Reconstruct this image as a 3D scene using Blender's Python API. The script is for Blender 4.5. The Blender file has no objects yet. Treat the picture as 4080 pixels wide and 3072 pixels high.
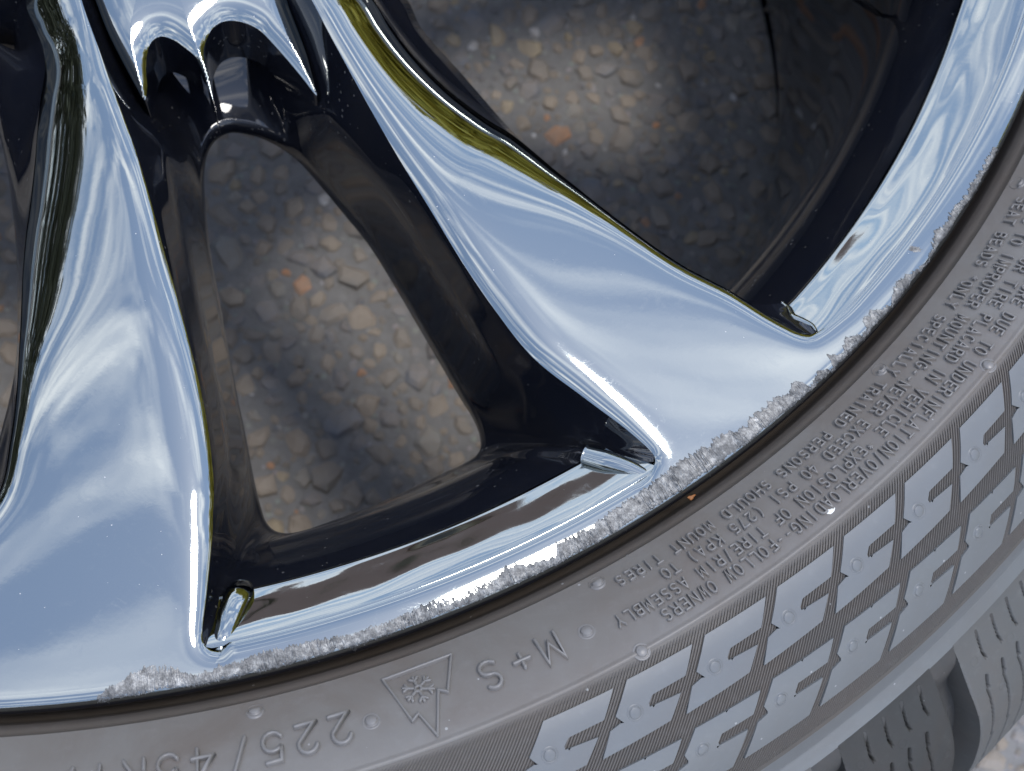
import bpy, math, random
import numpy as np
R_ = math.radians
rng = np.random.default_rng(7)
random.seed(7)
MM = 0.001
scene = bpy.context.scene
COL = scene.collection

# ------------------------------------------------------------------ camera
CAM = np.array([64.7726, -230.7633, 209.0634])          # mm, wheel axis = z, flange top z = 0
W = np.array([.2662, -.1301, 0.])
FPX = 4800.0
DK = 4080 / 2212.0                                        # tracing units -> photo pixels
def rodr(w):
    t = np.linalg.norm(w); k = w / t
    K = np.array([[0, -k[2], k[1]], [k[2], 0, -k[0]], [-k[1], k[0], 0]])
    return np.eye(3) + math.sin(t) * K + (1 - math.cos(t)) * K @ K
RC = rodr(W)
from mathutils import Matrix
cam_d = bpy.data.cameras.new('camera')
cam = bpy.data.objects.new('camera', cam_d); COL.objects.link(cam)
M = Matrix.Identity(4)
for i in range(3):
    for j in range(3): M[i][j] = RC[i, j]
    M[i][3] = CAM[i] * MM
cam.matrix_world = M
cam_d.sensor_width = 36; cam_d.lens = 36 * FPX / 4080
cam_d.clip_start = 0.01; cam_d.clip_end = 300
cam_d.dof.use_dof = True; cam_d.dof.focus_distance = 0.212; cam_d.dof.aperture_fstop = 27
scene.camera = cam
scene.render.resolution_x = 1024; scene.render.resolution_y = 771

# ------------------------------------------------------------------ light
SUN_AZ = 25.0; SUN_EL = 79.0                               # degrees, azimuth from +x counter-clockwise
world = bpy.data.worlds.new("World"); scene.world = world; world.use_nodes = True
nt = world.node_tree; N = nt.nodes; L = nt.links
bg = N['Background']
sky = N.new('ShaderNodeTexSky'); sky.sky_type = 'NISHITA'; sky.sun_disc = False
sky.sun_elevation = R_(SUN_EL); sky.sun_rotation = R_(90 - SUN_AZ)
sky.air_density = 1.0; sky.dust_density = 0.25; sky.ozone_density = 0.8
tc = N.new('ShaderNodeTexCoord'); sp = N.new('ShaderNodeSeparateXYZ'); L.new(tc.outputs['Generated'], sp.inputs[0])
def wm(op, a, b=None):
    n = N.new('ShaderNodeMath'); n.operation = op
    for i, v in enumerate((a, b)):
        if v is None: continue
        if isinstance(v, (int, float)): n.inputs[i].default_value = v
        else: L.new(v, n.inputs[i])
    return n.outputs[0]
zc = wm('ADD', wm('MAXIMUM', sp.outputs[2], 0.0), 0.12)
cx = N.new('ShaderNodeCombineXYZ'); L.new(wm('DIVIDE', sp.outputs[0], zc), cx.inputs[0]); L.new(wm('DIVIDE', sp.outputs[1], zc), cx.inputs[1])
mp = N.new('ShaderNodeMapping'); mp.inputs['Rotation'].default_value = (0, 0, R_(-25)); mp.inputs['Scale'].default_value = (1.1, 3.6, 1)
mp.inputs['Location'].default_value = (1.9, 1.25, 0)
L.new(cx.outputs[0], mp.inputs[0])
def wnoise(sc, det, dist, rough=0.6, src=None):
    n = N.new('ShaderNodeTexNoise'); n.inputs['Scale'].default_value = sc; n.inputs['Detail'].default_value = det
    n.inputs['Distortion'].default_value = dist; n.inputs['Roughness'].default_value = rough
    L.new(src or mp.outputs[0], n.inputs['Vector']); return n.outputs['Fac']
n1 = wnoise(1.8, 7, 0.7)
n2 = wnoise(2.6, 6, 0.3, 0.55, cx.outputs[0])
cr = N.new('ShaderNodeValToRGB'); cr.color_ramp.elements[0].position = 0.49; cr.color_ramp.elements[1].position = 0.64
low = wm('MULTIPLY', wm('POWER', wm('SUBTRACT', 1.0, wm('MAXIMUM', sp.outputs[2], 0.0)), 3.0), 0.22)
L.new(wm('ADD', low, wm('ADD', wm('MULTIPLY', n1, 0.78), wm('MULTIPLY', n2, 0.24))), cr.inputs[0])
cr2 = N.new('ShaderNodeValToRGB'); cr2.color_ramp.elements[0].position = 0.3; cr2.color_ramp.elements[1].position = 0.75
cr2.color_ramp.elements[0].color = (3.3, 3.45, 3.9, 1); cr2.color_ramp.elements[1].color = (4.9, 4.9, 5.15, 1)
L.new(n1, cr2.inputs[0])
mx = N.new('ShaderNodeMix'); mx.data_type = 'RGBA'; mx.clamp_factor = True
L.new(wm('MULTIPLY', cr.outputs[0], 0.85), mx.inputs[0]); hsv = N.new('ShaderNodeHueSaturation'); hsv.inputs['Saturation'].default_value = 0.86; hsv.inputs['Value'].default_value = 0.68; L.new(sky.outputs[0], hsv.inputs['Color']); L.new(hsv.outputs[0], mx.inputs[6]); 
# clouds close to the sun are brighter
dp = N.new('ShaderNodeVectorMath'); dp.operation = 'DOT_PRODUCT'; L.new(tc.outputs['Generated'], dp.inputs[0])
dp.inputs[1].default_value = (math.cos(R_(SUN_EL))*math.cos(R_(SUN_AZ)), math.cos(R_(SUN_EL))*math.sin(R_(SUN_AZ)), math.sin(R_(SUN_EL)))
halo = wm('ADD', wm('MULTIPLY', wm('POWER', wm('MAXIMUM', dp.outputs['Value'], 0.0), 8.0), 0.25), 1.0)
vs = N.new('ShaderNodeVectorMath'); vs.operation = 'SCALE'; L.new(cr2.outputs[0], vs.inputs[0]); L.new(halo, vs.inputs['Scale'])
L.new(vs.outputs[0], mx.inputs[7])
L.new(mx.outputs[2], bg.inputs[0]); bg.inputs[1].default_value = 0.15
sd = bpy.data.lights.new('sun', 'SUN'); sd.energy = 0.5; sd.angle = R_(12); sd.color = (1.0, 0.96, 0.9)
sun = bpy.data.objects.new('sun', sd); COL.objects.link(sun)
sun.rotation_euler = (R_(90 - SUN_EL), 0, R_(SUN_AZ + 90))
scene.view_settings.view_transform = 'Standard'; scene.view_settings.look = 'None'
scene.view_settings.exposure = 1.8; scene.view_settings.gamma = 1

# ------------------------------------------------------------------ tracing helpers
def unp(P, z):
    """photo tracing points (2212 units wide) to wheel millimetres on the height z"""
    P = np.asarray(P, float) * DK
    z = np.broadcast_to(np.asarray(z, float), (len(P),))
    d = np.c_[(P[:, 0] - 2040) / FPX, -(P[:, 1] - 1536) / FPX, -np.ones(len(P))] @ RC.T
    t = (z - CAM[2]) / d[:, 2]
    return (CAM + d * t[:, None])[:, :2]
def proj(X):
    Y = (np.asarray(X, float) - CAM) @ RC
    return np.c_[(2040 - FPX * Y[:, 0] / Y[:, 2]) / DK, (1536 + FPX * Y[:, 1] / Y[:, 2]) / DK]
def cr_curve(P, n=6, closed=False):
    P = np.asarray(P, float); m = len(P); out = []
    for i in range(m if closed else m - 1):
        p1, p2 = P[i], P[(i + 1) % m]
        p0 = P[(i - 1) % m] if (closed or i > 0) else 2 * p1 - p2
        p3 = P[(i + 2) % m] if (closed or i < m - 2) else 2 * p2 - p1
        d1 = max(np.linalg.norm(p1 - p0), 1e-6) ** .5; d2 = max(np.linalg.norm(p2 - p1), 1e-6) ** .5; d3 = max(np.linalg.norm(p3 - p2), 1e-6) ** .5
        m1 = (p1 - p0) / d1 - (p2 - p0) / (d1 + d2) + (p2 - p1) / d2
        m2 = (p2 - p1) / d2 - (p3 - p1) / (d2 + d3) + (p3 - p2) / d3
        m1 *= d2; m2 *= d2
        for k in range(n):
            t = k / n; out.append((2*t**3-3*t**2+1)*p1 + (t**3-2*t**2+t)*m1 + (-2*t**3+3*t**2)*p2 + (t**3-t**2)*m2)
    if not closed: out.append(P[-1])
    return np.array(out)
def seg_dist(X, P, closed=False):
    """distance, nearest point, (segment index + t) from points X to polyline P"""
    A = P if closed else P[:-1]; B = np.roll(P, -1, 0) if closed else P[1:]
    D = B - A; DD = (D**2).sum(1) + 1e-12
    best = np.empty(len(X)); near = np.empty((len(X), 2)); idx = np.empty(len(X))
    for s in range(0, len(X), 20000):
        x = X[s:s+20000]
        t = np.clip(((x[:, None, 0]-A[None, :, 0])*D[None, :, 0] + (x[:, None, 1]-A[None, :, 1])*D[None, :, 1]) / DD, 0, 1)
        qx = A[None, :, 0] + t*D[None, :, 0]; qy = A[None, :, 1] + t*D[None, :, 1]
        d = (qx - x[:, None, 0])**2 + (qy - x[:, None, 1])**2
        j = d.argmin(1); r = np.arange(len(x))
        best[s:s+20000] = np.sqrt(d[r, j]); near[s:s+20000] = np.c_[qx[r, j], qy[r, j]]; idx[s:s+20000] = j + t[r, j]
    return best, near, idx
def inside(X, P):
    A = P; B = np.roll(P, -1, 0); c = np.zeros(len(X), bool)
    for a, b in zip(A, B):
        if a[1] == b[1]: continue
        m = ((a[1] > X[:, 1]) != (b[1] > X[:, 1]))
        c ^= m & (X[:, 0] < (b[0]-a[0])*(X[:, 1]-a[1])/(b[1]-a[1]) + a[0])
    return c
def dist_grad(X, P):
    """distance to an open outline and its smooth direction"""
    d, near, ix = seg_dist(X, P)
    T = np.gradient(P, axis=0); T /= np.linalg.norm(T, axis=1)[:, None] + 1e-9
    i = np.minimum(ix.astype(int), len(P)-2); t = (ix - i)[:, None]
    n = T[i]*(1-t) + T[i+1]*t; n = np.c_[-n[:, 1], n[:, 0]]; n /= np.linalg.norm(n, axis=1)[:, None] + 1e-9
    g = X - near; s = np.sign((g*n).sum(1)); m = (d > .3) & (d < 2.0)
    if m.any(): s[d < .3] = 1 if s[m].sum() > 0 else -1
    s[s == 0] = 1
    return d, n*s[:, None]
def smooth_closed(P, it=2):
    P = P.copy()
    for _ in range(it): P = (np.roll(P, 1, 0) + 2*P + np.roll(P, -1, 0)) / 4
    return P
def polar(r, deg):
    a = np.radians(deg); return np.stack([np.asarray(r)*np.cos(a), np.asarray(r)*np.sin(a)], -1)
def arc(r, a0, a1, n): return polar(r, np.linspace(a0, a1, n))
def sstep(x, a, b):
    t = np.clip((x - a) / (b - a), 0, 1); return t*t*(3 - 2*t)

# ------------------------------------------------------------------ objects
def tag(o, label=None, cat=None, group=None, kind=None):
    if label: o['label'] = label
    if cat: o['category'] = cat
    if group: o['group'] = group
    if kind: o['kind'] = kind
    return o
def add(name, V, F, mat, parent=None, smooth=True, normals=None, kind=None, scale=MM):
    me = bpy.data.meshes.new(name)
    V = np.asarray(V, float) * scale
    me.from_pydata(V.tolist(), [], [tuple(int(i) for i in f) for f in F] if not isinstance(F, list) else F)
    if smooth: me.shade_smooth()
    if normals is not None: me.normals_split_custom_set_from_vertices(normals.tolist())
    for m in (mat if isinstance(mat, (list, tuple)) else [mat]): me.materials.append(getattr(m, 'm', m))
    o = bpy.data.objects.new(name, me); COL.objects.link(o)
    if parent: o.parent = parent
    if kind: o['kind'] = kind
    return o
def empty(name, loc=(0, 0, 0)):
    o = bpy.data.objects.new(name, None); COL.objects.link(o); o.location = loc; o.empty_display_size = .05; return o
def grid_patch(poly, step, holes=()):
    """points and faces filling a 2D outline on a square grid, border points snapped to the outline"""
    lo = poly.min(0) - step; hi = poly.max(0) + step
    nx = int((hi[0]-lo[0])/step)+1; ny = int((hi[1]-lo[1])/step)+1
    gx, gy = np.meshgrid(lo[0]+step*np.arange(nx), lo[1]+step*np.arange(ny))
    X = np.c_[gx.ravel(), gy.ravel()]
    ins = inside(X, poly)
    for h in holes: ins &= ~inside(X, h)
    I = ins.reshape(ny, nx)
    near_edge = np.zeros_like(I)
    for dy in (-1, 0, 1):
        for dx in (-1, 0, 1):
            near_edge |= np.roll(np.roll(I, dy, 0), dx, 1) != I
    near_edge |= np.roll(near_edge, 1, 0) | np.roll(near_edge, -1, 0) | np.roll(near_edge, 1, 1) | np.roll(near_edge, -1, 1)
    k = np.where(near_edge.ravel())[0]
    bd = np.full(len(k), 1e9); bn = np.zeros((len(k), 2))
    for p in (poly, *holes):
        d, n, _ = seg_dist(X[k], p, True)
        m = d < bd; bd[m] = d[m]; bn[m] = n[m]
    snap = bd < .62*step
    ok = ins.copy(); ok[k[snap]] = True; onb = np.zeros(len(X), bool); onb[k[snap]] = True
    X[k[snap]] = bn[snap]
    ix = np.arange(nx*ny).reshape(ny, nx)
    q = np.stack([ix[:-1, :-1], ix[:-1, 1:], ix[1:, 1:], ix[1:, :-1]], -1).reshape(-1, 4)
    g = ok[q]; c = g.sum(1)
    quads = q[(c == 4) & ~onb[q].all(1)]
    F = [tuple(f) for f in quads.tolist()]
    for f, gg in zip(q[c == 3].tolist(), g[c == 3].tolist()):
        t = [a for a, b in zip(f, gg) if b]
        if all(onb[a] for a in t):
            if not strictly_in(X[t].mean(0), poly, holes): continue
        F.append(tuple(t))
    for f in q[(c == 4) & onb[q].all(1)].tolist():
        if strictly_in(X[f].mean(0), poly, holes): F.append(tuple(f))
    used = np.unique(np.array([a for f in F for a in f])); rm = np.full(len(X), -1); rm[used] = np.arange(len(used))
    return X[used], [tuple(rm[a] for a in f) for f in F], onb[used]
def inset(P, d):
    T = np.roll(P, -1, 0) - np.roll(P, 1, 0); T /= np.linalg.norm(T, axis=1)[:, None] + 1e-9
    n = np.c_[-T[:, 1], T[:, 0]]; area = .5*np.sum(P[:, 0]*np.roll(P[:, 1], -1) - np.roll(P[:, 0], -1)*P[:, 1])
    return P + n*d*(1 if area > 0 else -1)
def strictly_in(x, poly, holes):
    x = x[None]
    return bool(inside(x, poly)[0]) and not any(inside(x, h)[0] for h in holes)
def fd_normals(f, X, h=.05):
    z = f(X); zx = f(X + [h, 0]); zy = f(X + [0, h])
    n = np.c_[-(zx-z)/h, -(zy-z)/h, np.ones(len(X))]
    return z, n / np.linalg.norm(n, axis=1)[:, None]
def revolve(prof, a0, a1, n, full=False):
    prof = np.asarray(prof, float)
    A = np.radians(np.linspace(a0, a1, n, endpoint=not full))
    V = np.stack([prof[None, :, 0]*np.cos(A)[:, None], prof[None, :, 0]*np.sin(A)[:, None], np.broadcast_to(prof[None, :, 1], (len(A), len(prof)))], -1).reshape(-1, 3)
    m = len(prof); F = []
    for i in range(n if full else n - 1):
        j = (i + 1) % n
        for k in range(m - 1): F.append((i*m+k, i*m+k+1, j*m+k+1, j*m+k))
    return V, F
# ------------------------------------------------------------------ materials
class NT:
    def __init__(s, name):
        s.m = bpy.data.materials.new(name); s.m.use_nodes = True; s.t = s.m.node_tree
        s.b = s.t.nodes['Principled BSDF']; s.o = s.t.nodes['Material Output']
        s.tc = s.t.nodes.new('ShaderNodeTexCoord')
    def n(s, typ, **kw):
        n = s.t.nodes.new(typ)
        for k, v in kw.items():
            if k.startswith('i_'):
                n.inputs[k[2:].replace('_', ' ')].default_value = v
            else: setattr(n, k, v)
        return n
    def l(s, a, b): s.t.links.new(a, b)
    def noise(s, scale, detail=4, rough=.55, dist=0, src='Object', vec=None):
        n = s.n('ShaderNodeTexNoise', i_Scale=scale, i_Detail=detail, i_Roughness=rough, i_Distortion=dist)
        s.l(vec or s.tc.outputs[src], n.inputs['Vector']); return n.outputs['Fac']
    def vor(s, scale, feat='F1', src='Object', rnd=1.0):
        n = s.n('ShaderNodeTexVoronoi', feature=feat); n.inputs['Scale'].default_value = scale
        n.inputs['Randomness'].default_value = rnd
        s.l(s.tc.outputs[src], n.inputs['Vector']); return n
    def ramp(s, fac, stops):
        n = s.n('ShaderNodeValToRGB'); e = n.color_ramp.elements
        while len(e) < len(stops): e.new(.5)
        for x, (p, c) in zip(e, stops):
            x.position = p; x.color = c if len(c) == 4 else (*c, 1)
        s.l(fac, n.inputs[0]); return n.outputs[0]
    def math(s, op, a, b=None, c=None):
        n = s.n('ShaderNodeMath', operation=op)
        for i, v in enumerate((a, b, c)):
            if v is None: continue
            if isinstance(v, (int, float)): n.inputs[i].default_value = v
            else: s.l(v, n.inputs[i])
        return n.outputs[0]
    def mix(s, f, a, b):
        n = s.n('ShaderNodeMix', data_type='RGBA')
        for i, v in ((0, f), (6, a), (7, b)):
            if isinstance(v, (int, float)): n.inputs[i].default_value = v
            elif isinstance(v, tuple): n.inputs[i].default_value = (*v, 1)
            else: s.l(v, n.inputs[i])
        return n.outputs[2]
    def bump(s, h, strength, dist):
        n = s.n('ShaderNodeBump'); n.inputs['Strength'].default_value = strength; n.inputs['Distance'].default_value = dist
        s.l(h, n.inputs['Height']); s.l(n.outputs[0], s.b.inputs['Normal']); return n
    def set(s, **kw):
        for k, v in kw.items():
            i = s.b.inputs[k.replace('_', ' ')]
            if isinstance(v, (int, float)): i.default_value = v
            elif isinstance(v, tuple): i.default_value = (*v, 1) if len(v) == 3 else v
            else: s.l(v, i)
g3 = lambda v: (v, v, v, 1)
def specks(m, scale, thr):
    """sparse tiny dust grains"""
    v = m.vor(scale); w = m.noise(60, 2)
    t = m.math('MULTIPLY', m.ramp(w, [(.45, g3(0)), (.62, g3(1))]), thr)
    return m.math('LESS_THAN', v.outputs['Distance'], t)

chrome = NT('chrome_plating'); c_ = chrome
sm = c_.noise(35, 5, .6)
sk = specks(c_, 420, .055)
haze_ = c_.math('ADD', c_.ramp(c_.noise(14, 6, .65), [(.4, g3(.028)), (.8, g3(.075))]), c_.math('MULTIPLY', c_.ramp(c_.noise(120, 8, .8, 2.5), [(.56, g3(0)), (.62, g3(1)), (.66, g3(0))]), .05))
c_.set(Metallic=c_.math('SUBTRACT', 1.0, c_.math('MULTIPLY', sk, .8)), Roughness=c_.math('ADD', haze_, c_.math('MULTIPLY', sk, .5)),
       Base_Color=c_.mix(sk, (.305, .326, .318), (.45, .45, .45)))
c_.bump(c_.math('ADD', c_.math('MULTIPLY', c_.noise(900, 2), .25), c_.math('MULTIPLY', sm, 3.0)), .05, .0001)

gloss = NT('black_gloss_paint'); c_ = gloss
sk = specks(c_, 520, .15)
dust = c_.math('MULTIPLY', c_.ramp(c_.noise(55, 7, .7), [(.48, g3(0)), (.75, g3(1))]), .35)
c_.set(Base_Color=c_.mix(sk, c_.mix(dust, (.007, .008, .012), (.020, .0195, .019)), (.07, .068, .066)), Roughness=c_.math('ADD', .035, c_.math('MULTIPLY', c_.math('ADD', sk, dust), .16)),
       IOR=1.55)
gloss.b.inputs['Specular IOR Level'].default_value = .6

rough_al = NT('scraped_aluminium'); c_ = rough_al
f = c_.noise(700, 6, .75); f2 = c_.noise(160, 4, .6)
c_.set(Metallic=.9, Base_Color=c_.ramp(f, [(.32, (.07, .07, .07)), (.5, (.17, .17, .168)), (.68, (.36, .36, .35)), (.8, (.6, .6, .6))]),
       Roughness=c_.ramp(f2, [(.3, g3(.35)), (.7, g3(.6))]))
c_.bump(c_.noise(1300, 4, .8), .5, .00025)

def rubber(name, c1, c2, rough=.5, dirt=.5, bump=.25):
    m = NT(name); c1 = tuple(v*.64 for v in c1); c2 = tuple(v*.64 for v in c2)
    big = m.noise(22, 6, .6); fine = m.noise(420, 5, .7); patch = m.ramp(m.noise(38, 7, .65, .6), [(.42, g3(0)), (.7, g3(1))])
    col = m.mix(big, c1, c2)
    col = m.mix(m.math('MULTIPLY', patch, dirt), col, (.115, .086, .066))
    col = m.mix(m.math('MULTIPLY', m.ramp(fine, [(.55, g3(0)), (.8, g3(1))]), .12), col, (.3, .3, .3))
    sk = specks(m, 300, .07)
    col = m.mix(m.math('MULTIPLY', sk, .7), col, (.4, .4, .39))
    m.set(Base_Color=col, Roughness=m.ramp(m.noise(60, 5), [(.3, g3(rough - .08)), (.7, g3(rough + .08))]))
    m.b.inputs['Specular IOR Level'].default_value = .65
    m.bump(m.math('ADD', fine, m.math('MULTIPLY', m.noise(1500, 2), .6)), bump, .00012)
    return m
rub_text = rubber('sidewall_rubber', (.228, .209, .188), (.290, .272, .250), .48, .6)
rub_hatch = rubber('hatch_rubber', (.125, .113, .10), (.152, .138, .124), .6, .35)
rub_block = rubber('smooth_block_rubber', (.20, .213, .220), (.232, .242, .246), .42, .22, .12)
rub_letter = rubber('letter_rubber', (.27, .255, .24), (.30, .285, .272), .42, .15)
rub_bead = rubber('bead_rubber', (.145, .122, .10), (.19, .162, .138), .6, .5)
rub_tread = rubber('tread_rubber', (.118, .12, .116), (.142, .142, .135), .6, .35)
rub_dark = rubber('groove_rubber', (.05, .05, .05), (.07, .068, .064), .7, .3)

def asphalt(name, stone=False):
    m = NT(name)
    a = m.noise(160, 6, .7); b = m.noise(900, 4, .8)
    col = m.mix(a, (.25, .208, .168), (.45, .38, .31))
    v = m.vor(230); col = m.mix(m.math('MULTIPLY', m.math('LESS_THAN', v.outputs['Distance'], .25), .25), col, v.outputs['Color'])
    hs = m.n('ShaderNodeHueSaturation'); hs.inputs['Saturation'].default_value = .22; hs.inputs['Value'].default_value = .8
    m.l(col, hs.inputs['Color'])
    m.set(Base_Color=hs.outputs[0], Roughness=.85)
    m.bump(m.math('ADD', b, m.math('MULTIPLY', v.outputs['Distance'], -1.5)), .9, .0012)
    return m
mat_asphalt = asphalt('asphalt')
def stone_mat(name, attr):
    m = NT(name)
    if attr:
        a = m.n('ShaderNodeAttribute', attribute_name='tone'); fac = a.outputs['Fac']
    else:
        oi = m.n('ShaderNodeObjectInfo'); fac = oi.outputs['Random']
    base = m.ramp(fac, [(0, (0.223, 0.209, 0.190)), (.16, (0.223, 0.238, 0.265)), (.3, (0.350, 0.295, 0.238)), (.42, (0.178, 0.190, 0.216)), (.55, (0.320, 0.276, 0.231)),
                        (.66, (0.283, 0.262, 0.238)), (.78, (0.372, 0.316, 0.253)), (.86, (0.276, 0.279, 0.265)), (.93, (0.447, 0.365, 0.245)), (.965, (0.625, 0.312, 0.163)), (.988, (0.750, 0.750, 0.750))])
    base_node = base.node; base_node.color_ramp.interpolation = 'CONSTANT'
    n = m.noise(380, 5, .7)
    m.set(Base_Color=m.mix(m.math('MULTIPLY', m.ramp(n, [(.35, g3(1)), (.65, g3(0))]), .8), base, (.31, .257, .205)), Roughness=.7)
    m.bump(m.noise(500, 6, .75), .9, .0012)
    return m
mat_stone = stone_mat('aggregate_stone', False); mat_stones = stone_mat('aggregate_stones', True)
def simple(name, c1, c2, scale, rough=.8):
    m = NT(name); m.set(Base_Color=m.mix(m.noise(scale, 5), c1, c2), Roughness=rough); return m
mat_leafA = simple('autumn_leaves', (.40, .42, .06), (.75, .58, .10), 1.3)
mat_leafB = simple('dark_leaves', (.06, .068, .04), (.13, .135, .085), 1.3)
mat_bark = simple('bark', (.07, .05, .035), (.13, .10, .07), 6)
mat_wall = simple('cream_render', (.55, .50, .40), (.66, .60, .50), .8)
mat_roof = simple('roof_tiles', (.09, .06, .05), (.16, .10, .08), 3)
mat_win = simple('window_glass', (.02, .025, .03), (.04, .045, .05), 1, .08)
mat_orange = simple('dry_leaf', (.20, .065, .015), (.33, .13, .03), 900, .6)
mat_white = simple('white_speck', (.8, .8, .76), (.88, .88, .85), 900, .6)
#GROUND
# ------------------------------------------------------------------ ground
GZ = -195.0
gr = add('ground', [(-60000, -60000, GZ), (60000, -60000, GZ), (60000, 60000, GZ), (-60000, 60000, GZ)], [(0, 1, 2, 3)], mat_asphalt, smooth=False)
tag(gr, kind='structure')
def stone_mesh(seed):
    r = np.random.default_rng(seed)
    n = r.integers(5, 8); a = np.sort(np.linspace(0, 2*math.pi, n, endpoint=False) + r.uniform(-.28, .28, n))
    rad = r.uniform(.7, 1.15, n); el = r.uniform(.62, 1)
    V = []; F = []
    for k, (h, s) in enumerate(((-.4, 1.0), (.22, .93), (.42, .66))):
        for i in range(n): V.append((rad[i]*s*math.cos(a[i])*(1), rad[i]*s*el*math.sin(a[i]), h + r.uniform(-.10, .10)))
    for k in range(2):
        for i in range(n):
            j = (i+1) % n; F.append((k*n+i, k*n+j, (k+1)*n+j, (k+1)*n+i))
    V.append((r.uniform(-.2, .2), r.uniform(-.2, .2), .52)); c = len(V)-1
    for i in range(n): F.append((2*n+i, 2*n+(i+1) % n, c))
    return np.array(V), F
protos = [stone_mesh(s) for s in range(14)]
pm = []
for V, F in protos:
    me = bpy.data.meshes.new('stone'); me.from_pydata((V*MM).tolist(), [], F); me.materials.append(mat_stone.m); pm.append(me)
pts = []; cell = {}
def try_place(x, y, s):
    k = (int(x//14), int(y//14))
    for dx in (-1, 0, 1):
        for dy in (-1, 0, 1):
            for (a, b, t) in cell.get((k[0]+dx, k[1]+dy), ()):
                if (a-x)**2 + (b-y)**2 < (.70*(s+t))**2: return
    cell.setdefault(k, []).append((x, y, s)); pts.append((x, y, s))
BX = (-120, 420, -330, 120)
for s0, s1, n in ((5.4, 7.2, 1300), (3.8, 5.4, 5000), (2.4, 3.8, 11000), (1.2, 2.3, 16000)):
    for _ in range(n): try_place(random.uniform(BX[0], BX[1]), random.uniform(BX[2], BX[3]), random.uniform(s0, s1))
P_ = np.array(pts); uv = proj(np.c_[P_[:, :2], np.full(len(P_), GZ)])
#WHEELLATER
# ------------------------------------------------------------------ wheel outlines
AX = -69.33
def pa(r, phi): return polar(r, AX + np.asarray(phi, float))
def rphi(X): return np.hypot(X[:, 0], X[:, 1]), (np.degrees(np.arctan2(X[:, 1], X[:, 0])) - AX + 180) % 360 - 180
ri_L = [(175,0),(206,86),(240,180),(268,257),(299,343),(326,436),(357,549),(380,630),(395,686),(422,789),(443,885),(456,971),(463,1057),(461,1110),(460,1158),(455,1216),(446,1302),(440,1350)]
cornL = [(438,1375),(442,1392),(455,1404),(477,1409)]
ri_R = [(1408,985),(1357,936),(1261,862),(1151,775),(1068,672),(1004,580),(980,542),(928,456),(859,343),(791,223),(732,113),(705,62),(673,0)]
cornR = [(1380,1042),(1398,1028),(1410,1010),(1414,995)]
ro_R = [(808,0),(842,55),(893,120),(966,192),(1048,254),(1110,292),(1219,381),(1322,463),(1464,566),(1580,630),(1659,683)]
zo_R = [-9,-8.5,-7.6,-6.6,-5.6,-5,-4,-3.2,-2.4,-2.1,-1.9]
tipR = [(1700,706),(1725,719),(1748,724),(1772,714)]
ro_L = [(51,0),(72,51),(90,100),(94,144),(84,210),(77,275),(72,343),(63,429),(54,498),(48,577),(45,640),(42,714),(34,851),(21,954),(0,1057)]
zo_L = [-9,-8.7,-8.3,-7.8,-7.2,-6.6,-6,-5.2,-4.6,-4,-3.6,-3.2,-2.6,-2.3,-2.1]
rk =  [78, 115, 135, 150, 160, 170, 182, 200, 215, 223]
A2k = [7.2, 7.2, 7.0, 6.4, 4.8, 2.7, 1.9, 1.4, .7, .5]
w2k = [8.4, 8.4, 8.2, 7.4, 5.4, 3.0, 1.6, 1.3, 1.0, .95]
def unp_edge(P):
    z = np.full(len(P), -5.)
    for _ in range(12): z = .5*z + .5*(-1.2 - np.interp(np.hypot(*unp(P, z).T), rk, A2k))
    return unp(P, z)
il = cr_curve(np.vstack([pa([78, 88], [-17, -15.4]), unp(ri_L, -2.7), unp(cornL, -2.0)]), 10)
ir = cr_curve(np.vstack([unp(cornR, -1.9), unp(ri_R, -2.7), pa([92, 78], [9.6, 9.6])]), 10)
tR = unp(tipR, -1.6)
orr = cr_curve(np.vstack([pa([78, 96], [18, 16.3]), unp_edge(ro_R), tR, pa([222.9], [24.6])]), 10)
rr, pp = rphi(np.vstack([unp_edge(ro_R)[-3:], tR]))
oL = unp_edge(ro_L)
oll = cr_curve(np.vstack([pa([78, 90], [-24, -21.6]), oL, pa([203, 211], [-20.8, -21.0]), pa(rr[-4:], -pp[-4:]), pa([222.9], [-24.6])]), 10)
R0 = 223.0
pl0 = rphi(il[-1:])[1][0]; pr0 = rphi(ir[:1])[1][0]
lipW1 = pa(np.full(60, R0), np.linspace(pl0 + .4, pr0 - .4, 60))
RF = 229.35
edgeW1 = np.vstack([il, lipW1, ir])                       # hub left -> down -> lip -> up to hub right
face_poly = np.vstack([pa([78], [13.5]), orr, pa(np.full(30, R0), np.linspace(25.2, 36, 30)), pa(np.full(260, RF), np.linspace(36, -36, 260)),
                       pa(np.full(30, R0), np.linspace(-36, -25.2, 30)), oll[::-1], pa([78], [-20]), edgeW1])
curveW2 = np.vstack([orr, pa(np.full(60, R0), np.linspace(25.2, 70, 60))])
curveW0 = np.vstack([oll, pa(np.full(40, R0), np.linspace(-25.2, -60, 40))])
r1k = [78, 190, 206, 216, 223]; A1k = [2.4, 1.9, 1.4, .8, .55]; w1k = [3.0, 2.4, 1.8, 1.1, .8]
TWX = np.arange(60, 260, .5); _k = np.hanning(61); _k /= _k.sum()
TWY = np.convolve(np.pad(np.interp(TWX, [78, 120, 150, 180, 205, 223], [.30, .20, .10, .045, .02, 0]), 30, mode='edge'), _k, 'valid')
def zbase(X):
    r, p = rphi(X)
    # each spoke is twisted a little: its outer side lies lower, more so towards the hub
    q = np.abs(p) - 14.5
    tw = np.interp(r, TWX, TWY)
    return -0.8 - tw * q * r * math.pi/180 * .9 - .00028*(np.clip(222 - r, 0, None))**1.6 * 0 
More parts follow.
